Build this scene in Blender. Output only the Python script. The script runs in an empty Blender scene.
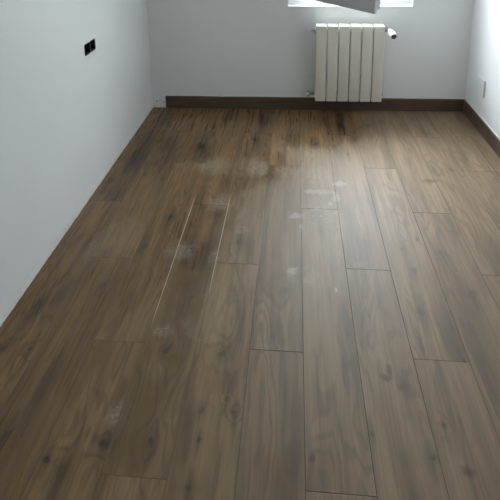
import bpy, bmesh, math, random
from mathutils import Vector, Matrix

# ------------------------------------------------------------------ camera
F_PX, C_Y = 525.85, 33.75            # focal length and row of the optical axis, 500x500 frame
TILT, YAW, ROLL, EYE = 0.2434, -0.0875, -0.0127, 1.5668
scene = bpy.context.scene
col = scene.collection

FWD = Vector((math.sin(YAW) * math.cos(TILT), math.cos(YAW) * math.cos(TILT), -math.sin(TILT)))
R0 = Vector((math.cos(YAW), -math.sin(YAW), 0))
U0 = R0.cross(FWD)
RIGHT = R0 * math.cos(ROLL) + U0 * math.sin(ROLL)
UP = -R0 * math.sin(ROLL) + U0 * math.cos(ROLL)
cam_data = bpy.data.cameras.new('camera')
cam = bpy.data.objects.new('camera', cam_data)
col.objects.link(cam)
cam_data.sensor_width = 36.0
cam_data.lens = F_PX / 500 * 36.0
cam_data.shift_y = -(250 - C_Y) / 500
cam_data.clip_start = 0.02
cam.matrix_world = Matrix(((RIGHT.x, UP.x, -FWD.x, 0), (RIGHT.y, UP.y, -FWD.y, 0),
                           (RIGHT.z, UP.z, -FWD.z, EYE), (0, 0, 0, 1)))
scene.camera = cam


def on_floor(px, py):
    """floor point (X, Y) seen at a pixel of the 500x500 frame"""
    d = FWD + RIGHT * ((px - 250) / F_PX) - UP * ((py - C_Y) / F_PX)
    s = -EYE / d.z
    return d.x * s, d.y * s


# ------------------------------------------------------------------ daylight
world = bpy.data.worlds.new('overcast_sky')
scene.world = world
world.use_nodes = True
bg = world.node_tree.nodes['Background']
bg.inputs['Color'].default_value = (0.88, 0.955, 1.0, 1)
bg.inputs['Strength'].default_value = 1.0
wt = world.node_tree
tc = wt.nodes.new('ShaderNodeTexCoord')
sep = wt.nodes.new('ShaderNodeSeparateXYZ')
wt.links.new(tc.outputs['Generated'], sep.inputs[0])
ramp = wt.nodes.new('ShaderNodeMapRange')            # overcast sky: three times brighter overhead than at the horizon
ramp.inputs['From Min'].default_value = 0.0; ramp.inputs['From Max'].default_value = 1.0
ramp.inputs['To Min'].default_value = 10.0; ramp.inputs['To Max'].default_value = 28.0
wt.links.new(sep.outputs['Z'], ramp.inputs['Value'])
hor = wt.nodes.new('ShaderNodeMapRange')             # the ground outside is darker than the sky
hor.inputs['From Min'].default_value = -0.03; hor.inputs['From Max'].default_value = 0.03
hor.inputs['To Min'].default_value = 0.75; hor.inputs['To Max'].default_value = 1.0
wt.links.new(sep.outputs['Z'], hor.inputs['Value'])
mul = wt.nodes.new('ShaderNodeMath'); mul.operation = 'MULTIPLY'
wt.links.new(ramp.outputs[0], mul.inputs[0]); wt.links.new(hor.outputs[0], mul.inputs[1])
wt.links.new(mul.outputs[0], bg.inputs['Strength'])
scene.view_settings.view_transform = 'Standard'
scene.view_settings.look = 'None'
scene.view_settings.gamma = 1.0
scene.view_settings.use_curve_mapping = False
scene.view_settings.exposure = 0.79
scene.cycles.max_bounces = 16
scene.cycles.diffuse_bounces = 10
scene.cycles.use_denoising = True

# ------------------------------------------------------------------ room numbers (metres)
XL, XR = -1.120, 1.298
YF = -0.75                      # wall behind the camera
CEIL = 2.52
TH = math.atan(0.02)            # the window wall is a touch out of square
BACK = Matrix.Translation((0, 3.866, 0)) @ Matrix.Rotation(TH, 4, 'Z')
W, L = 0.193, 1.38              # laminate plank
X0, Y0 = -0.7321, 2.0253        # a long seam and an end joint


# ------------------------------------------------------------------ helpers
def tag(o, label=None, cat=None, group=None, kind=None):
    if label: o['label'] = label
    if cat: o['category'] = cat
    if group: o['group'] = group
    if kind: o['kind'] = kind
    return o


def link(name, bm, mats, parent=None, matrix=None, smooth=False):
    me = bpy.data.meshes.new(name)
    bmesh.ops.recalc_face_normals(bm, faces=bm.faces)
    bm.to_mesh(me)
    bm.free()
    for m in (mats if isinstance(mats, (list, tuple)) else [mats]):
        me.materials.append(m)
    if smooth:
        me.polygons.foreach_set('use_smooth', [True] * len(me.polygons))
        try:
            me.set_sharp_from_angle(angle=math.radians(40))
        except Exception:
            pass
    o = bpy.data.objects.new(name, me)
    col.objects.link(o)
    if parent: o.parent = parent
    if matrix is not None: o.matrix_local = matrix
    return o


def empty(name, matrix):
    o = bpy.data.objects.new(name, None)
    o.empty_display_size = 0.05
    col.objects.link(o)
    o.matrix_local = matrix
    return o


def box(bm, x0, x1, y0, y1, z0, z1, bevel=0.0, seg=2):
    vs = [bm.verts.new(p) for p in ((x0, y0, z0), (x1, y0, z0), (x1, y1, z0), (x0, y1, z0),
                                    (x0, y0, z1), (x1, y0, z1), (x1, y1, z1), (x0, y1, z1))]
    fs = [bm.faces.new([vs[i] for i in f]) for f in
          ((3, 2, 1, 0), (4, 5, 6, 7), (0, 1, 5, 4), (1, 2, 6, 5), (2, 3, 7, 6), (3, 0, 4, 7))]
    if bevel:
        es = list({e for f in fs for e in f.edges})
        bmesh.ops.bevel(bm, geom=es, offset=bevel, segments=seg, profile=0.5, affect='EDGES')
    return bm


def newbox(*a, **k):
    return box(bmesh.new(), *a, **k)


def turned(bm, p0, p1, profile, n=20):
    """surface of revolution about p0->p1; profile = [(t along metres, radius)]"""
    p0, p1 = Vector(p0), Vector(p1)
    ax = (p1 - p0).normalized()
    a = ax.orthogonal().normalized()
    b = ax.cross(a)
    rings = []
    for t, r in profile:
        rings.append([bm.verts.new(p0 + ax * t + (a * math.cos(2 * math.pi * i / n) + b * math.sin(2 * math.pi * i / n)) * r)
                      for i in range(n)])
    for q in range(len(rings) - 1):
        for i in range(n):
            bm.faces.new((rings[q][i], rings[q][(i + 1) % n], rings[q + 1][(i + 1) % n], rings[q + 1][i]))
    bm.faces.new(rings[0][::-1])
    bm.faces.new(rings[-1])
    return bm


def tube(bm, p0, p1, r, n=16):
    return turned(bm, p0, p1, [(0, r), ((Vector(p1) - Vector(p0)).length, r)], n)


def prism(bm, outline, axis_map, t0, t1):
    """extrude a 2D outline; axis_map(a, b, t) -> xyz"""
    lo = [bm.verts.new(axis_map(a, b, t0)) for a, b in outline]
    hi = [bm.verts.new(axis_map(a, b, t1)) for a, b in outline]
    n = len(outline)
    bm.faces.new(lo[::-1])
    bm.faces.new(hi)
    for i in range(n):
        bm.faces.new((lo[i], lo[(i + 1) % n], hi[(i + 1) % n], hi[i]))
    return bm


# ------------------------------------------------------------------ node helper
class V:
    """value in a shader node tree; supports + - * on sockets and numbers"""
    def __init__(self, T, s): self.T, self.s = T, s
    def _m(self, op, o, rev=False, o2=None):
        n = self.T.nodes.new('ShaderNodeMath'); n.operation = op
        ins = [self, o] if not rev else [o, self]
        if o2 is not None: ins.append(o2)
        for i, v in enumerate(ins):
            if isinstance(v, V): self.T.links.new(v.s, n.inputs[i])
            elif v is not None: n.inputs[i].default_value = v
        return V(self.T, n.outputs[0])
    def __add__(self, o): return self._m('ADD', o)
    def __radd__(self, o): return self._m('ADD', o)
    def __sub__(self, o): return self._m('SUBTRACT', o)
    def __rsub__(self, o): return self._m('SUBTRACT', o, True)
    def __mul__(self, o): return self._m('MULTIPLY', o)
    def __rmul__(self, o): return self._m('MULTIPLY', o)
    def max(self, o): return self._m('MAXIMUM', o)
    def min(self, o): return self._m('MINIMUM', o)
    def sin(self): return self._m('SINE', None)
    def abs(self): return self._m('ABSOLUTE', None)
    def sqrt(self): return self._m('SQRT', None)
    def step(self, a, b, c=0.0, d=1.0):
        n = self.T.nodes.new('ShaderNodeMapRange'); n.interpolation_type = 'SMOOTHSTEP'
        self.T.links.new(self.s, n.inputs['Value'])
        for k, v in zip(('From Min', 'From Max', 'To Min', 'To Max'), (a, b, c, d)):
            n.inputs[k].default_value = v
        return V(self.T, n.outputs['Result'])


def position(T):
    g = T.nodes.new('ShaderNodeNewGeometry')
    return g.outputs['Position']


def scaled(T, vec, sc, off=(0, 0, 0)):
    n = T.nodes.new('ShaderNodeMapping')
    T.links.new(vec, n.inputs['Vector'])
    n.inputs['Scale'].default_value = sc
    n.inputs['Location'].default_value = off
    return n.outputs['Vector']


def noise(T, vec, detail=2.0, rough=0.5, dist=0.0):
    n = T.nodes.new('ShaderNodeTexNoise')
    T.links.new(vec, n.inputs['Vector'])
    n.inputs['Scale'].default_value = 1.0
    n.inputs['Detail'].default_value = detail
    n.inputs['Roughness'].default_value = rough
    n.inputs['Distortion'].default_value = dist
    return V(T, n.outputs['Fac'])


def mix(T, fac, a, b, mode='MIX'):
    n = T.nodes.new('ShaderNodeMix'); n.data_type = 'RGBA'; n.blend_type = mode
    n.clamp_factor = True
    if isinstance(fac, V): T.links.new(fac.s, n.inputs[0])
    else: n.inputs[0].default_value = fac
    for i, v in ((6, a), (7, b)):
        if isinstance(v, (tuple, list)): n.inputs[i].default_value = (*v[:3], 1)
        else: T.links.new(v, n.inputs[i])
    return n.outputs[2]


def bump(T, h, dist, strength=1.0):
    n = T.nodes.new('ShaderNodeBump')
    T.links.new(h.s, n.inputs['Height'])
    n.inputs['Distance'].default_value = dist
    n.inputs['Strength'].default_value = strength
    return n.outputs['Normal']


def material(name):
    m = bpy.data.materials.new(name)
    m.use_nodes = True
    T = m.node_tree
    return m, T, T.nodes['Principled BSDF']


def plain(name, color, rough=0.5, metal=0.0, spec=0.5, grain=0.0, gscale=60.0, bumpd=0.0):
    m, T, B = material(name)
    B.inputs['Roughness'].default_value = rough
    B.inputs['Metallic'].default_value = metal
    B.inputs['Specular IOR Level'].default_value = spec
    P = position(T)
    n = noise(T, scaled(T, P, (gscale,) * 3), 3)
    c = tuple(max(0, v * (1 - grain)) for v in color)
    T.links.new(mix(T, n, c, color), B.inputs['Base Color'])
    if bumpd:
        T.links.new(bump(T, n, bumpd), B.inputs['Normal'])
    return m


# ------------------------------------------------------------------ plain materials
def wall_paint():
    m, T, B = material('matt_white_wall_paint')
    P = position(T)
    big = noise(T, scaled(T, P, (1.1, 1.1, 1.6)), 3)
    fine = noise(T, scaled(T, P, (150, 150, 150)), 2)
    mid = noise(T, scaled(T, P, (14, 14, 14)), 3)
    T.links.new(mix(T, big.step(.3, .7), (.81, .825, .83), (.84, .85, .855)), B.inputs['Base Color'])
    B.inputs['Roughness'].default_value = 0.62
    B.inputs['Specular IOR Level'].default_value = 0.35
    T.links.new(bump(T, fine * .5 + mid * .8, 0.0012, .6), B.inputs['Normal'])
    return m


M_WALL = wall_paint()
M_CEIL = plain('white_ceiling_paint', (.8, .81, .81), .8, grain=.03, gscale=2)
M_PLASTER = plain('bare_offwhite_plaster', (.87, .85, .80), .9, grain=.16, gscale=55, bumpd=.002)
M_CAULK = plain('white_acrylic_caulk', (.74, .73, .71), .6, grain=.1, gscale=80)
M_PVC = plain('white_window_plastic', (.86, .865, .87), .3, grain=.02)
M_SASH = plain('light_grey_sash_plastic', (.52, .53, .545), .35, grain=.03)
M_GASKET = plain('grey_rubber_gasket', (.12, .12, .125), .7)
M_ENAMEL = plain('cream_white_radiator_enamel', (.67, .64, .565), .32, grain=.03, gscale=30)
M_CHROME = plain('dull_chrome_fitting', (.30, .30, .31), .4, metal=.9)
M_HEAD = plain('bright_white_valve_plastic', (.85, .85, .85), .35)
M_GREY = plain('dark_grey_valve_cap', (.09, .095, .105), .5)
M_BLACK = plain('black_moulded_plastic', (.012, .012, .013), .3)
M_SCREW = plain('bright_zinc_screw', (.6, .6, .6), .35, metal=.9)
M_PLATE = plain('white_cover_plate_plastic', (.78, .79, .79), .35)
M_SUB = plain('grey_underlay', (.10, .09, .08), .9)


def skirting():
    m, T, B = material('dark_brown_wood_skirting')
    P = position(T)
    a = noise(T, scaled(T, P, (5, 5, 90)), 4, .6)
    b = noise(T, scaled(T, P, (2.2, 2.2, 16), (4, 1, 7)), 2)
    c = mix(T, a.step(.3, .7), (.075, .049, .035), (.130, .088, .064))
    c = mix(T, b.step(.45, .7), c, (.095, .061, .043))
    T.links.new(c, B.inputs['Base Color'])
    B.inputs['Roughness'].default_value = .45
    return m


M_SKIRT = skirting()


# glass
M_GLASS, T_, B_ = material('clear_window_glass')
T_.nodes.remove(B_)
tr = T_.nodes.new('ShaderNodeBsdfTransparent'); tr.inputs['Color'].default_value = (.95, .97, .96, 1)
gl = T_.nodes.new('ShaderNodeBsdfGlossy'); gl.inputs['Roughness'].default_value = 0.02
fr = T_.nodes.new('ShaderNodeLayerWeight'); fr.inputs['Blend'].default_value = 0.12
ms = T_.nodes.new('ShaderNodeMixShader')
T_.links.new(fr.outputs['Facing'], ms.inputs[0]); T_.links.new(tr.outputs[0], ms.inputs[1]); T_.links.new(gl.outputs[0], ms.inputs[2])
T_.links.new(ms.outputs[0], T_.nodes['Material Output'].inputs['Surface'])


# ------------------------------------------------------------------ floor: film of dust, smears and stains left on the planks
def ellipse(T, vec, cx, cy, rx, ry, rot=0.0):
    """distance field, 1 on the rim of an ellipse on the floor"""
    n = T.nodes.new('ShaderNodeMapping')
    n.vector_type = 'TEXTURE'
    T.links.new(vec, n.inputs['Vector'])
    n.inputs['Location'].default_value = (cx, cy, 0)
    n.inputs['Scale'].default_value = (rx, ry, 1e6)
    n.inputs['Rotation'].default_value = (0, 0, rot)
    l = T.nodes.new('ShaderNodeVectorMath'); l.operation = 'LENGTH'
    T.links.new(n.outputs['Vector'], l.inputs[0])
    return V(T, l.outputs['Value'])


def px_blob(x0, y0, x1, y1):
    """floor ellipse that fills a pixel box"""
    cx, cy = (x0 + x1) / 2, (y0 + y1) / 2
    a = on_floor(x0, cy); b = on_floor(x1, cy)
    c = on_floor(cx, y0); d = on_floor(cx, y1)
    return (a[0] + b[0]) / 2, (c[1] + d[1]) / 2, abs(b[0] - a[0]) / 2, abs(c[1] - d[1]) / 2


# pixel boxes of the photograph, turned into places on the floor
CLEAN_SHADED = [(60, 80, 330, 170), (150, 140, 300, 194), (120, 170, 225, 262), (50, 165, 150, 222), (175, 238, 214, 272),
         (112, 235, 165, 330), (255, 104, 372, 152), (120, 262, 160, 300), (20, 250, 95, 330)]  # browner clean wood, also darkened to paint in shade below the window
FILMY = [(228, 195, 262, 300), (250, 190, 310, 345), (298, 158, 390, 300), (186, 285, 235, 345)]
FAINT = [(90, 222, 112, 262), (106, 216, 138, 262), (205, 194, 232, 212), (196, 156, 230, 176), (165, 240, 186, 262), (236, 156, 268, 178)]
STAIN = [(128, 365, 150, 470), (192, 288, 204, 326), (108, 290, 124, 350), (170, 268, 210, 282),
         (156, 350, 186, 372), (118, 420, 150, 474), (60, 380, 82, 410), (115, 245, 140, 320)]
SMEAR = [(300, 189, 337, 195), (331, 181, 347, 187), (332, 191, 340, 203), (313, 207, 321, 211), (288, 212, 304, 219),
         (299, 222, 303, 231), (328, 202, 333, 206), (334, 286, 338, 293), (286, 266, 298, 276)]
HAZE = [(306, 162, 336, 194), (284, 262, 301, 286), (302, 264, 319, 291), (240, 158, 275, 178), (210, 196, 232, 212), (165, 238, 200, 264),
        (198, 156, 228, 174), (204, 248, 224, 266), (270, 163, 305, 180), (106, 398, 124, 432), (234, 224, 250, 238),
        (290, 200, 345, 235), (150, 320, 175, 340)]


def film_group():
    g = bpy.data.node_groups.new('floor_film_and_stains', 'ShaderNodeTree')
    for nm in ('CleanShaded', 'Stain', 'Smear'):
        g.interface.new_socket(name=nm, in_out='OUTPUT', socket_type='NodeSocketFloat')
    T = g
    out = g.nodes.new('NodeGroupOutput')
    P = position(T)
    w1 = noise(T, scaled(T, P, (7, 5, 1)), 4, .6)
    w2 = noise(T, scaled(T, P, (26, 16, 1), (3, 8, 0)), 3, .6)
    w3 = noise(T, scaled(T, P, (45, 80, 1), (5, 2, 0)), 4, .65)
    def union(lst):
        acc = None
        for b in lst:
            e = ellipse(T, P, *px_blob(*b))
            acc = e if acc is None else acc.min(e)
        return acc
    sx = T.nodes.new('ShaderNodeSeparateXYZ'); T.links.new(P, sx.inputs[0])
    X = V(T, sx.outputs[0])
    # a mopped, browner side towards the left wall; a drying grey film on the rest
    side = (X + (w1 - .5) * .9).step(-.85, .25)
    d = union(CLEAN_SHADED) + (w1 - .5) * 1.0 + (w2 - .5) * .5
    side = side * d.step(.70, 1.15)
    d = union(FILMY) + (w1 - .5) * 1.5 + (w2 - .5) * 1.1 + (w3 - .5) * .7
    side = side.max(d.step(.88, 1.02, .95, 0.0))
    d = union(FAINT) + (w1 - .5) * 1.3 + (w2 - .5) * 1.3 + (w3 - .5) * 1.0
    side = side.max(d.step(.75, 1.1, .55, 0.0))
    d = union(STAIN) + (w1 - .5) * .9 + (w2 - .5) * .8
    stain = d.step(.35, 1.25, 1.0, 0.0)
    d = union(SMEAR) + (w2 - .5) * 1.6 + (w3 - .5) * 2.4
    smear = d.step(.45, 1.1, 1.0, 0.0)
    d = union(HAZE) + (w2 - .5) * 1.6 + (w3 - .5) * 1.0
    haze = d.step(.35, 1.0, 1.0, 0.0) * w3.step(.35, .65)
    # plaster dust caught along two long seams
    for k, ya, yb, am in ((1, 1.66, 2.60, .9), (2, 1.84, 2.62, .9), (3, 1.95, 2.5, .35)):
        e = ellipse(T, P, X0 + k * W, (ya + yb) / 2, .0030, (yb - ya) / 2) + (w3 - .5) * .5
        smear = smear.max(e.step(.6, 1.0, am, 0.0))
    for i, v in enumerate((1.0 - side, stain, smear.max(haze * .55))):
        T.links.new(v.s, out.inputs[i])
    return g


FILM = film_group()

# knots seen on the planks: pixel x, y, half width px, half length px, strength
KNOTS = [(169.5, 218, 5, 4, 1), (201, 148, 4.5, 2.2, .9), (144, 175, 3, 3, .8), (156, 164, 4, 2.5, .7), (132, 161, 5, 3, .9),
         (110, 180, 4, 2.5, .7), (112, 194, 5, 2.5, .6), (144, 247, 4, 4, .9), (39.6, 304, 6, 6, .9), (31, 349, 3, 3, .8),
         (103, 286, 4.5, 4, .7), (3, 349, 4, 6, .7), (104, 443.6, 5.5, 5, 1), (45.6, 459, 6, 5, .8), (4, 437, 5, 10, .7),
         (59, 473, 8, 12, .45), (151, 442, 6, 7, .9), (203, 410, 4, 5, .8), (198.7, 440, 3, 5, .9), (235, 412, 4, 3, .8),
         (226.8, 399, 1.6, 1.6, 1), (189.6, 488, 6, 4, .7), (294, 457, 3, 8, .7), (372, 434, 4, 4, .8), (432, 458, 7, 4, .75),
         (404, 387, 6, 6, .5), (444, 426, 2.2, 3, .8), (166, 351, 3, 4, .95), (223, 353, 6, 5, .75), (285.6, 290, 3.5, 5, .6),
         (272, 337, 4, 6, .55), (319, 305.6, 3, 2, .5), (473, 295, 6, 6, .6), (414, 271, 4, 4, .6), (421, 311.6, 4, 6, .6),
         (379, 298, 5, 6, .4), (239, 241.7, 4, 4, .8), (192, 246, 4, 6, .6), (215, 197, 4, 3, .7), (434, 171, 3, 2.5, .5),
         (451, 169.6, 4, 2.5, .6), (395, 213, 5, 4, .5), (403, 249, 4, 4, .5), (417, 239, 2, 2, .7), (365.6, 259, 5, 5, .45),
         (441, 253.6, 5, 5, .5), (315, 144, 5, 2.2, .8), (348, 154, 2.2, 1.8, .8), (341, 125, 3, 4, .7), (368, 125, 4, 3, .6),
         (256, 140, 4.5, 2.5, .8), (289, 137, 3, 3, .6), (285, 150, 2, 4, .6), (426, 133, 5, 3, .6), (418, 120, 4, 3, .5),
         (430, 144, 3, 1.5, .5), (407, 130, 4, 2, .5), (184, 115, 4, 2, .6), (166, 120, 4, 1.6, .6), (228, 118, 4, 6, .45),
         (262, 118, 3, 5, .45), (213, 135, 3, 1.6, .7), (193, 159, 1.5, 1.5, .8), (312, 458, 3, 6, .5), (421, 345, 3, 12, .4),
         (350, 330, 6, 18, .35), (240, 330, 5, 22, .25), (345, 365, 5, 12, .4)]
RUSTY = [(389, 371, 4, 8), (468, 472, 9, 7), (387, 378, 8, 5), (312, 457, 4, 6), (430, 181, 9, 2.5), (464, 361, 2, 3)]


def plank_material(i, rng, knots, rusty, tone):
    m, T, B = material('oak_laminate_%03d' % i)
    P = position(T)
    off = (rng.uniform(-50, 50), rng.uniform(-50, 50), rng.uniform(-5, 5))
    # grain field: long figures along the plank, bent around the knots
    bend = noise(T, scaled(T, P, (6.5, 1.15, 1), off), 3, .45, .15)
    field, core = bend, None
    for (kx, ky, rx, ry, s) in knots:
        e = ellipse(T, P, kx, ky, rx, ry)
        halo = e.step(0.6, 4.5, .09 * s, 0.0)
        field = field + halo
        c = (e + (noise(T, scaled(T, P, (75, 28, 1), off), 3, .6) - .5) * 2.6).step(.15, 1.35, min(1, s * 1.15), 0.0)
        sm = ellipse(T, P, kx, ky, rx * 1.5, max(ry * 4.5, .08)) + (noise(T, scaled(T, P, (55, 6, 1), off), 3) - .5) * 1.8
        c = c.max(sm.step(.0, 1.1, .62 * s, 0.0))
        core = c if core is None else core.max(c)
    rings = (field * (math.pi * 2 * 15)).sin().step(-.2, 1.0)
    ringamt = noise(T, scaled(T, P, (9, 1.3, 1), off[::-1]), 2).step(.40, .62)
    fine = noise(T, scaled(T, P, (100, 2.8, 1), off), 4, .6)
    pore = noise(T, scaled(T, P, (420, 16, 1), off), 2).step(.56, .70)
    dark = (field * .55 + noise(T, scaled(T, P, (11, 1.5, 1), (off[1], off[2], 0)), 3, .55, .3) * .6).step(.54, .76)
    streak = noise(T, scaled(T, P, (16, 1.1, 1), (off[2], off[0], 0)), 4, .6).step(.38, .66)

    stripe = noise(T, scaled(T, P, (25, .75, 1), (off[0], off[2], 3)), 4, .6).step(.46, .66)
    where = noise(T, scaled(T, P, (5, .8, 1), (off[1], off[0], 9)), 2).step(.40, .62)
    light = tuple(v * tone for v in (.325, .220, .123))
    midc = tuple(v * tone for v in (.205, .131, .067))
    dk = tuple(v * tone for v in (.052, .031, .015))
    c = mix(T, streak, light, midc)
    c = mix(T, dark * .72, c, dk)
    c = mix(T, stripe * where * .38, c, dk)
    c = mix(T, rings * ringamt * .40, c, dk)
    c = mix(T, fine.step(.38, .70) * .24, c, dk)
    c = mix(T, pore * .07, c, dk)
    if core is not None:
        c = mix(T, core * .95, c, (.020, .013, .009))
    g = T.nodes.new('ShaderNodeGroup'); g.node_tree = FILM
    clean_shaded, stain, smear = [V(T, g.outputs[k]) for k in ('CleanShaded', 'Stain', 'Smear')]
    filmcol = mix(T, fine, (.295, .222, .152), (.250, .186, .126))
    film = 1.0 - clean_shaded * .92
    c = mix(T, clean_shaded * .9, c, mix(T, 1.0, c, (.78, .67, .50), 'MULTIPLY'))  # clean wood is browner; part of this darkening is painted shade
    c = mix(T, film * .36, c, filmcol)
    c = mix(T, stain * .62, c, (.150, .090, .034))
    rust = None
    for (kx, ky, rx, ry) in rusty:
        e = ellipse(T, P, kx, ky, rx, ry) + (noise(T, scaled(T, P, (60, 50, 1)), 3) - .5) * 1.6
        r = e.step(.2, 1.2, .6, 0.0)
        rust = r if rust is None else rust.max(r)
    if rust is not None:
        c = mix(T, rust, c, (.085, .047, .025))
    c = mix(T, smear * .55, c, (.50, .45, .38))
    T.links.new(c, B.inputs['Base Color'])
    rough = film * .20 + .27 + (fine - .5) * .16 + smear * .08
    T.links.new(rough.s, B.inputs['Roughness'])
    B.inputs['Specular IOR Level'].default_value = .42
    T.links.new(bump(T, fine * .6 + pore * -.5, .0006, .5), B.inputs['Normal'])
    return m


def groove_material():
    m, T, B = material('plank_groove_with_plaster_dust')
    P = position(T)
    d = None
    for k, ya, yb in ((1, 1.62, 2.62), (2, 1.80, 2.62), (3, 1.9, 2.5), (0, 1.9, 2.9), (4, 2.0, 3.0)):
        e = ellipse(T, P, X0 + k * W, (ya + yb) / 2, .012, (yb - ya) / 2)
        s = e.step(.75, 1.0, (1, 1, .45, .3, .4)[(1, 2, 3, 0, 4).index(k)], 0.0)
        d = s if d is None else d.max(s)
    n = noise(T, scaled(T, P, (40, 14, 1)), 3)
    c = mix(T, d * n.step(.25, .5, .6, 1.0), (.085, .060, .040), (.62, .57, .48))
    T.links.new(c, B.inputs['Base Color'])
    B.inputs['Roughness'].default_value = .55
    return m


M_GROOVE = groove_material()

# ------------------------------------------------------------------ floor and its planks
floor = tag(link('floor', newbox(XL - .1, XR + .1, YF - .1, 3.96, -.12, -.0085), M_SUB),
            'grey-brown oak laminate floor of staggered planks with dust film', kind='structure')
rng = random.Random(11)
GAP, BEV = .0003, .0008
count = 0
for r in range(-2, 11):
    xa, xb = X0 + r * W, X0 + (r + 1) * W
    xa2, xb2 = max(xa, XL + .001), min(xb, XR - .001)
    if xb2 - xa2 < .01: continue
    # end joints move by a third of a plank from row to row
    j0 = Y0 - ((r + 1) % 3) * L / 3
    n0 = math.floor((YF - j0) / L)
    y = j0 + n0 * L
    while y < 3.9:
        ya, yb = max(y, YF + .002), y + L
        # far end follows the slightly skewed window wall
        def far(x): return 3.866 + .02 * x - .003
        clip = yb > far(xa2) - .02
        if yb - ya > .02 and ya < 3.8:
            bm = bmesh.new()
            x_0, x_1, y_0 = xa2 + GAP / 2, xb2 - GAP / 2, ya + GAP / 2
            yA, yB = (far(x_0), far(x_1)) if clip else (yb - GAP / 2, yb - GAP / 2)
            lo = [bm.verts.new(p) for p in ((x_0, y_0, -.008), (x_1, y_0, -.008), (x_1, yB, -.008), (x_0, yA, -.008))]
            mi = [bm.verts.new(p) for p in ((x_0, y_0, -BEV), (x_1, y_0, -BEV), (x_1, yB, -BEV), (x_0, yA, -BEV))]
            b = BEV
            hi = [bm.verts.new(p) for p in ((x_0 + b, y_0 + b, 0), (x_1 - b, y_0 + b, 0), (x_1 - b, yB - b, 0), (x_0 + b, yA - b, 0))]
            bm.faces.new(hi)
            bm.faces.new(lo[::-1])
            for q in range(4):
                k = (q + 1) % 4
                f = bm.faces.new((mi[q], mi[k], hi[k], hi[q])); f.material_index = 1
                f = bm.faces.new((lo[q], lo[k], mi[k], mi[q])); f.material_index = 1
            ks, rs = [], []
            for (px, py, hw, hl, s) in KNOTS:
                kx, ky, rx, ry = px_blob(px - hw, py - hl, px + hw, py + hl)
                if x_0 < kx < x_1 and ya - .1 < ky < yb + .1:
                    ks.append((kx, ky, rx, ry * 1.1, s))
            for (px, py, hw, hl) in RUSTY:
                kx, ky, rx, ry = px_blob(px - hw, py - hl, px + hw, py + hl)
                if x_0 - rx < kx < x_1 + rx and ya - .1 < ky < yb + .1:
                    rs.append((kx, ky, rx, ry))
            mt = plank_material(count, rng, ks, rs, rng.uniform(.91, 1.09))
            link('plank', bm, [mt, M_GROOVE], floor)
            count += 1
        y += L

# ------------------------------------------------------------------ walls and ceiling
# left wall, with the pocket cut out for the flush box
BY0, BY1, BZ0, BZ1 = 2.622, 2.776, .779, .843


def holed_wall(name, along0, along1, z0, z1, h0, h1, hz0, hz1, thick, pocket, amap, label):
    """wall slab whose face has one rectangular hole of the given depth; amap(a, d, z)"""
    bm = bmesh.new()
    A, Z = [along0, h0, h1, along1], [z0, hz0, hz1, z1]
    f = [[bm.verts.new(amap(a, 0, z)) for z in Z] for a in A]
    for i in range(3):
        for j in range(3):
            if (i, j) != (1, 1):
                bm.faces.new((f[i][j], f[i + 1][j], f[i + 1][j + 1], f[i][j + 1]))
    rim = [f[1][1], f[2][1], f[2][2], f[1][2]]
    bk = [bm.verts.new(amap(a, pocket, z)) for a, z in ((h0, hz0), (h1, hz0), (h1, hz1), (h0, hz1))]
    for q in range(4):
        bm.faces.new((rim[q], rim[(q + 1) % 4], bk[(q + 1) % 4], bk[q]))
    through = pocket >= thick
    g = [[bm.verts.new(amap(a, thick, z)) for z in Z] for a in A] if not through else None
    if through:
        g = [[None] * 4 for _ in range(4)]
        for i in range(4):
            for j in range(4):
                if i in (1, 2) and j in (1, 2):
                    g[i][j] = bk[{(1, 1): 0, (2, 1): 1, (2, 2): 2, (1, 2): 3}[(i, j)]]
                else:
                    g[i][j] = bm.verts.new(amap(A[i], thick, Z[j]))
    else:
        bm.faces.new(bk)
    for i in range(3):
        for j in range(3):
            if not (through and (i, j) == (1, 1)):
                bm.faces.new((g[i][j], g[i][j + 1], g[i + 1][j + 1], g[i + 1][j]))
    for i in range(3):
        bm.faces.new((f[i][0], f[i + 1][0], g[i + 1][0], g[i][0]))
        bm.faces.new((f[i][3], f[i + 1][3], g[i + 1][3], g[i][3]))
        bm.faces.new((f[0][i], f[0][i + 1], g[0][i + 1], g[0][i]))
        bm.faces.new((f[3][i], f[3][i + 1], g[3][i + 1], g[3][i]))
    return tag(link(name, bm, M_WALL), label, kind='structure')


wall_left = holed_wall('wall_left', YF, 3.90, -.008, CEIL, BY0 + .004, BY1 - .004, BZ0 + .004, BZ1 - .004, .14, .05,
                       lambda a, d, z: (XL - d, a, z), 'white painted wall without skirting, left of the window')
# window wall in its own frame: u along the wall, v away from the room
WU0, WU1, WZ0, WZ1 = -.050, .862, .806, 1.95  # opening's top, out of view, lowered to cut steep daylight


def bmap(a, d, z):
    return BACK @ Vector((a, d, z))


wall_back = holed_wall('wall_back', XL - .14, XR + .14, -.008, CEIL, WU0, WU1, WZ0, WZ1, .46, .46, bmap,  # unseen outer depth made thicker to hold back light on the right wall
                       'white painted window wall behind the radiator')
wall_right = tag(link('wall_right', newbox(XR, XR + .14, YF, 3.93, -.008, CEIL), M_WALL),
                 'white painted wall right of the window', kind='structure')
wall_front = tag(link('wall_front', newbox(XL - .14, XR + .14, YF - .14, YF, -.008, CEIL), M_WALL),
                 'white painted wall facing the window', kind='structure')
ceiling = tag(link('ceiling', newbox(XL - .14, XR + .14, YF - .14, 4.36, CEIL, CEIL + .15), M_CEIL),
              'plain white ceiling', kind='structure')

# ragged bare plaster left along the foot of the left wall
rr = random.Random(5)


def ragged(n, base, amp, rnd):
    h, v = [], 0
    for i in range(n):
        v = .72 * v + rnd.uniform(-1, 1) * amp
        h.append(base + v + (rnd.uniform(0, amp * 1.5) if rnd.random() < .12 else 0))
    return h


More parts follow.
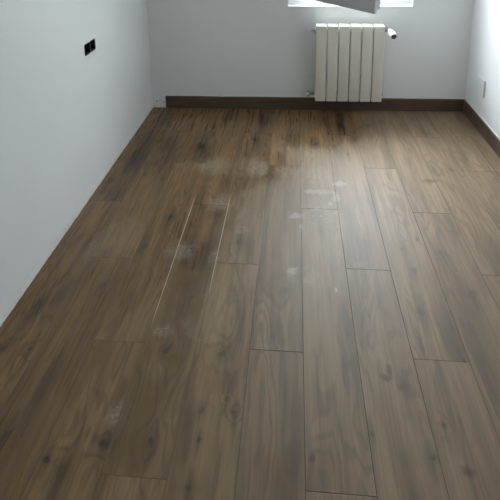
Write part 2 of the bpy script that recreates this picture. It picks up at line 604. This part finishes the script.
bm = bmesh.new()
N = 230
hs = ragged(N, .030, .0042, rr)
prev = None
for i in range(N):
    yy = YF + .01 + (3.86 - YF - .02) * i / (N - 1)
    t = .0022 + rr.uniform(-.0008, .0012)
    cur = [bm.verts.new(p) for p in ((XL, yy, -.006), (XL + t + .0015, yy, -.006), (XL + t, yy, hs[i] * .75), (XL + .0006, yy, hs[i]), (XL, yy, hs[i] + .0005))]
    if prev:
        for k in range(4):
            bm.faces.new((prev[k], cur[k], cur[k + 1], prev[k + 1]))
    prev = cur
link('plaster_edge', bm, M_PLASTER, wall_left)

# bare corner of the window wall where the skirting is missing
bm = bmesh.new()
N = 26
hs = [h * (1.0 - .55 * min(1, i / 9)) for i, h in enumerate(ragged(N, .060, .004, rr))]
prev = None
for i in range(N):
    u = XL + .004 + (.104) * i / (N - 1)
    pts = [(u, 0, 0), (u, -.003 - rr.uniform(0, .001), 0), (u, -.0025, hs[i] * .9), (u, -.0006, hs[i]), (u, 0, hs[i] + .0004)]
    cur = [bm.verts.new(BACK @ Vector(p)) for p in pts]
    if prev:
        for k in range(4):
            bm.faces.new((prev[k], cur[k], cur[k + 1], prev[k + 1]))
    prev = cur
link('plaster_patch', bm, M_PLASTER, wall_back)
for (u, z, r) in ((-1.085, .052, .0055), (-1.060, .060, .004), (-1.032, .044, .0045)):
    link('nail_hole', turned(bmesh.new(), BACK @ Vector((u, -.0005, z)), BACK @ Vector((u, -.0042, z)), [(0, r), (.0037, r * .9)], 10), M_GREY, wall_back)

# ------------------------------------------------------------------ skirting boards
SK = [(0, 0), (-.014, 0), (-.014, .093), (-.0115, .098), (-.007, .100), (0, .100)]
bb = link('baseboard_back', prism(bmesh.new(), SK, lambda a, b, t: BACK @ Vector((t, a, b)), -1.012, XR - .006), M_SKIRT)
tag(bb, 'dark brown skirting board under the window, cut short at the left', kind='structure')
link('caulk_line', prism(bmesh.new(), [(0, .099), (-.006, .0996), (-.005, .1035), (0, .1075)],
                         lambda a, b, t: BACK @ Vector((t, a, b)), -1.012, XR - .006), M_CAULK, bb)
br = link('baseboard_right', prism(bmesh.new(), SK, lambda a, b, t: (XR + a, t, b), YF + .01, 3.866 + .02 * XR - .0005), M_SKIRT)
tag(br, 'dark brown skirting board along the right wall', kind='structure')
link('caulk_line', prism(bmesh.new(), [(0, .099), (-.006, .0996), (-.005, .1035), (0, .1075)],
                         lambda a, b, t: (XR + a, t, b), YF + .01, 3.866 + .02 * XR - .001), M_CAULK, br)

# ------------------------------------------------------------------ window: frame, sill and the sash swung into the room
win = tag(empty('window_1', BACK @ Matrix.Translation(((WU0 + WU1) / 2, 0, WZ0))),
          'white window with its single light grey sash swung open into the room', kind='structure')
Wc = (WU0 + WU1) / 2
hw, hh = (WU1 - WU0) / 2, WZ1 - WZ0          # local: u centred, z from the sill
FV0, FV1, FWD_ = .075, .145, .055            # frame depth range and face width
bm = bmesh.new()
box(bm, -hw, hw, FV0, FV1, 0.012, .012 + .070, .004)
box(bm, -hw, hw, FV0, FV1, hh - FWD_, hh, .004)
box(bm, -hw, -hw + FWD_, FV0, FV1, .082, hh - FWD_, .004)
box(bm, hw - FWD_, hw, FV0, FV1, .082, hh - FWD_, .004)
link('frame', bm, M_PVC, win)
link('window_sill', newbox(-hw, hw, .001, FV0 + .02, 0.0, .012, .003), M_PVC, win)
link('outer_sill', newbox(-hw, hw, FV1, .49, -.005, .030, .004), M_PVC, win)
# sash, hinged at the left jamb and opened 53 degrees; local x along the sash, y outwards
SW, SH = .862, hh - .082 - FWD_ + .036
sz0 = .082 + .003
hinge = Matrix.Translation((-hw + FWD_ - .018, FV0 - .004, sz0)) @ Matrix.Rotation(-math.radians(52.9) - TH, 4, 'Z')


def ring_frame(bm, x0, x1, z0, z1, w, y0, y1, bev):
    box(bm, x0, x1, y0, y1, z0, z0 + w, bev)
    box(bm, x0, x1, y0, y1, z1 - w, z1, bev)
    box(bm, x0, x0 + w, y0, y1, z0 + w, z1 - w, bev)
    box(bm, x1 - w, x1, y0, y1, z0 + w, z1 - w, bev)


bm = bmesh.new()
ring_frame(bm, 0, SW, 0, SH, .082, -.022, 0, .004)              # lip that closes over the frame
ring_frame(bm, .020, SW - .020, .020, SH - .020, .058, .0, .048, .003)   # body of the sash
sash = link('sash', bm, M_SASH, win, hinge)
link('pane', newbox(.076, SW - .076, .010, .030, .076, SH - .076), M_GLASS, sash)
bm = bmesh.new()
ring_frame(bm, .080, SW - .080, .080, SH - .080, .005, -.003, .006, 0)
link('gasket', bm, M_GASKET, sash)
bm = bmesh.new()
box(bm, SW - .056, SW - .026, -.032, -.022, SH * .5 - .035, SH * .5 + .035, .004)
box(bm, SW - .050, SW - .032, -.056, -.030, SH * .5 - .010, SH * .5 + .010, .004)
box(bm, SW - .052, SW - .030, -.066, -.052, SH * .5 - .115, SH * .5 + .012, .005)
link('handle', bm, M_PVC, sash)

# sampling aid for the daylight entering through the opening; it gives off no light itself
pd = bpy.data.lights.new('window_portal', 'AREA')
pd.shape = 'RECTANGLE'; pd.size = WU1 - WU0; pd.size_y = WZ1 - WZ0
pd.cycles.is_portal = True
po = bpy.data.objects.new('window_portal', pd)
col.objects.link(po)
po.matrix_world = BACK @ Matrix.Translation((Wc, .452, (WZ0 + WZ1) / 2)) @ Matrix.Rotation(-math.pi / 2, 4, 'X')

# ------------------------------------------------------------------ radiator
RU = .400
rad = empty('radiator', BACK @ Matrix.Translation((RU, -.08, .114)))
tag(rad, 'cream white six-section aluminium radiator hanging under the window', 'radiator')
PITCH, PW = .0832, .0778
ZT = .582                            # front panels, above the radiator's lower edge


def rounded(w0, w1, d0, d1, r, n=4):
    pts = []
    for cx, cy, a0 in ((w1 - r, d0 + r, -90), (w1 - r, d1 - r, 0), (w0 + r, d1 - r, 90), (w0 + r, d0 + r, 180)):
        for i in range(n + 1):
            a = math.radians(a0 + 90 * i / n)
            pts.append((cx + r * math.cos(a), cy + r * math.sin(a)))
    return pts


bm = bmesh.new()
# front panel, softly rounded, rolled back at the top
vm = lambda a, b, t: (a, b, t)
levels = [(0.0, .004, .0035), (.004, 0, 0), (ZT - .012, 0, 0), (ZT - .004, .0015, .003), (ZT, .004, .009)]
ring_prev = None
for z, inset, back in levels:
    pts = rounded(-PW / 2 + inset, PW / 2 - inset, -.045 + back, -.030, .005)
    ring = [bm.verts.new((a, b, z)) for a, b in pts]
    if ring_prev:
        for i in range(len(ring)):
            k = (i + 1) % len(ring)
            bm.faces.new((ring_prev[i], ring_prev[k], ring[k], ring[i]))
    else:
        bm.faces.new(ring[::-1])
    ring_prev = ring
bm.faces.new(ring_prev)
# cap that runs back from the panel head: narrow waist, then the rear lip
cap = [(-.0385, -.034), (.0385, -.034), (.0385, -.014), (.036, -.006), (.036, .010), (.0385, .020), (.0385, .034), (-.0385, .034),
       (-.0385, .020), (-.036, .010), (-.036, -.006), (-.0385, -.014)]
lo = [bm.verts.new((a, b, ZT - .030)) for a, b in cap]
hi = [bm.verts.new((a * .97, b, ZT - .003 + max(0, (b + .034)) * .04)) for a, b in cap]
bm.faces.new(hi); bm.faces.new(lo[::-1])
for i in range(len(cap)):
    k = (i + 1) % len(cap)
    bm.faces.new((lo[i], lo[k], hi[k], hi[i]))
# water column and the fins on it
box(bm, -.014, .014, -.032, .044, .012, ZT - .025, .004)
box(bm, -.032, .032, .041, .046, .030, ZT - .028, .001)
box(bm, -.030, .030, -.004, -.001, .030, ZT - .028)
first = link('section', bm, M_ENAMEL, rad, Matrix.Translation((-2.5 * PITCH, 0, 0)), smooth=True)
for i in range(1, 6):
    s = first.copy()
    col.objects.link(s)
    s.parent = rad
    s.matrix_local = Matrix.Translation(((i - 2.5) * PITCH, 0, 0))
HALF = 3 * PITCH
for z in (.043, .538):
    link('header_tube', tube(bmesh.new(), (-HALF, .008, z), (HALF, .008, z), .0215, 24), M_ENAMEL, rad, smooth=True)
# thermostatic valve at the top right
bm = bmesh.new()
tube(bm, (HALF - .004, .008, .538), (HALF + .014, .008, .538), .014, 6)
tube(bm, (HALF + .010, .008, .538), (HALF + .040, .008, .538), .010)
turned(bm, (HALF + .032, .022, .542), (HALF + .032, -.030, .538), [(0, .011), (.02, .013), (.038, .013), (.052, .010)], 16)
tube(bm, (HALF + .032, .018, .538), (HALF + .032, .079, .538), .0075)
vb = link('valve_body', bm, M_CHROME, rad, smooth=True)
h0, h1 = Vector((HALF + .034, -.022, .540)), Vector((HALF + .052, -.092, .516))
ax = (h1 - h0).normalized(); ln = (h1 - h0).length
th = link('thermostatic_head', turned(bmesh.new(), h0, h1, [(0, .014), (.006, .021), (.03, .0245), (ln - .012, .0255), (ln - .003, .0245), (ln, .021)], 28),
          M_HEAD, rad, smooth=True)
link('head_cap', turned(bmesh.new(), h0 + ax * (ln - .001), h1 + ax * .006, [(0, .0195), (.005, .0195), (.0075, .0165)], 24), M_GREY, th, smooth=True)
# bleed valve top left, lockshield valve bottom left, plug bottom right
bm = bmesh.new()
tube(bm, (-HALF - .010, .008, .538), (-HALF + .004, .008, .538), .016, 6)
turned(bm, (-HALF - .008, .008, .538), (-HALF - .03, .008, .538), [(0, .008), (.012, .007), (.014, .004), (.022, .004)], 12)
link('bleed_valve', bm, M_CHROME, rad, smooth=True)
bm = bmesh.new()
tube(bm, (-HALF - .014, .008, .043), (-HALF + .004, .008, .043), .014, 6)
tube(bm, (-HALF - .052, .008, .043), (-HALF - .010, .008, .043), .009)
turned(bm, (-HALF - .046, .008, .022), (-HALF - .046, .008, .060), [(0, .009), (.012, .012), (.03, .012), (.038, .009)], 16)
tube(bm, (-HALF - .046, .010, .032), (-HALF - .046, .079, .032), .0075)
lv = link('lockshield_valve', bm, M_CHROME, rad, smooth=True)
link('valve_cap', turned(bmesh.new(), (-HALF - .046, .002, .046), (-HALF - .056, -.030, .052), [(0, .011), (.004, .0135), (.026, .0135), (.033, .009)], 18), M_HEAD, lv, smooth=True)
link('end_plug', tube(bmesh.new(), (HALF - .004, .008, .043), (HALF + .009, .008, .043), .017, 6), M_CHROME, rad)
for s in (-1, 1):
    bm = bmesh.new()
    box(bm, s * PITCH - .008, s * PITCH + .008, .046, .0795, .500, .512)
    box(bm, s * PITCH - .014, s * PITCH + .014, .0765, .0795, .47, .53)
    link('wall_bracket', bm, M_ENAMEL, rad)

# ------------------------------------------------------------------ open double flush box in the left wall
fb = empty('flush_box', Matrix.Translation((XL, (BY0 + BY1) / 2, (BZ0 + BZ1) / 2)))
tag(fb, 'open black double socket box set into the left wall', 'socket box')
for s in (-1, 1):
    bm = bmesh.new()
    cy = s * .0388
    out_ = rounded(-.0380, .0380, -.0320, .0320, .012, 5)
    inn = rounded(-.0335, .0335, -.0275, .0275, .0095, 5)
    def ringv(pts, x, k=1.0): return [bm.verts.new((x, cy + a * k, b * k)) for a, b in pts]
    A = ringv(out_, .0002); Bq = ringv(out_, .002); Cq = ringv(inn, .002); Dq = ringv(inn, -.040, .97)
    n = len(A)
    for a, b in ((A, Bq), (Bq, Cq), (Cq, Dq)):
        for i in range(n):
            bm.faces.new((a[i], a[(i + 1) % n], b[(i + 1) % n], b[i]))
    bm.faces.new(Dq)
    cup = link('cup', bm, M_BLACK, fb, smooth=True)
    for t in (-1, 1):
        link('screw_post', turned(bmesh.new(), (-.039, cy + t * .030, 0), (-.003, cy + t * .030, 0), [(0, .0042), (.036, .0042)], 10), M_BLACK, cup)
    link('mechanism', newbox(-.036, -.022, cy - .017, cy + .017, -.016, .016, .003), M_BLACK, cup)
link('divider', newbox(-.044, .0022, -.0016, .0016, -.0265, .0265), M_GREY, fb)

# ------------------------------------------------------------------ blank plate on the right wall
pl = empty('cover_plate', Matrix.Translation((XR, 3.585, .312)))
tag(pl, 'blank white cover plate low on the right wall', 'cover plate')
link('plate_base', newbox(-.006, .000, -.070, .070, -.060, .060, .001), M_PLATE, pl)
link('lid', newbox(-.013, -.006, -.073, .073, -.063, .063, .003), M_PLATE, pl)
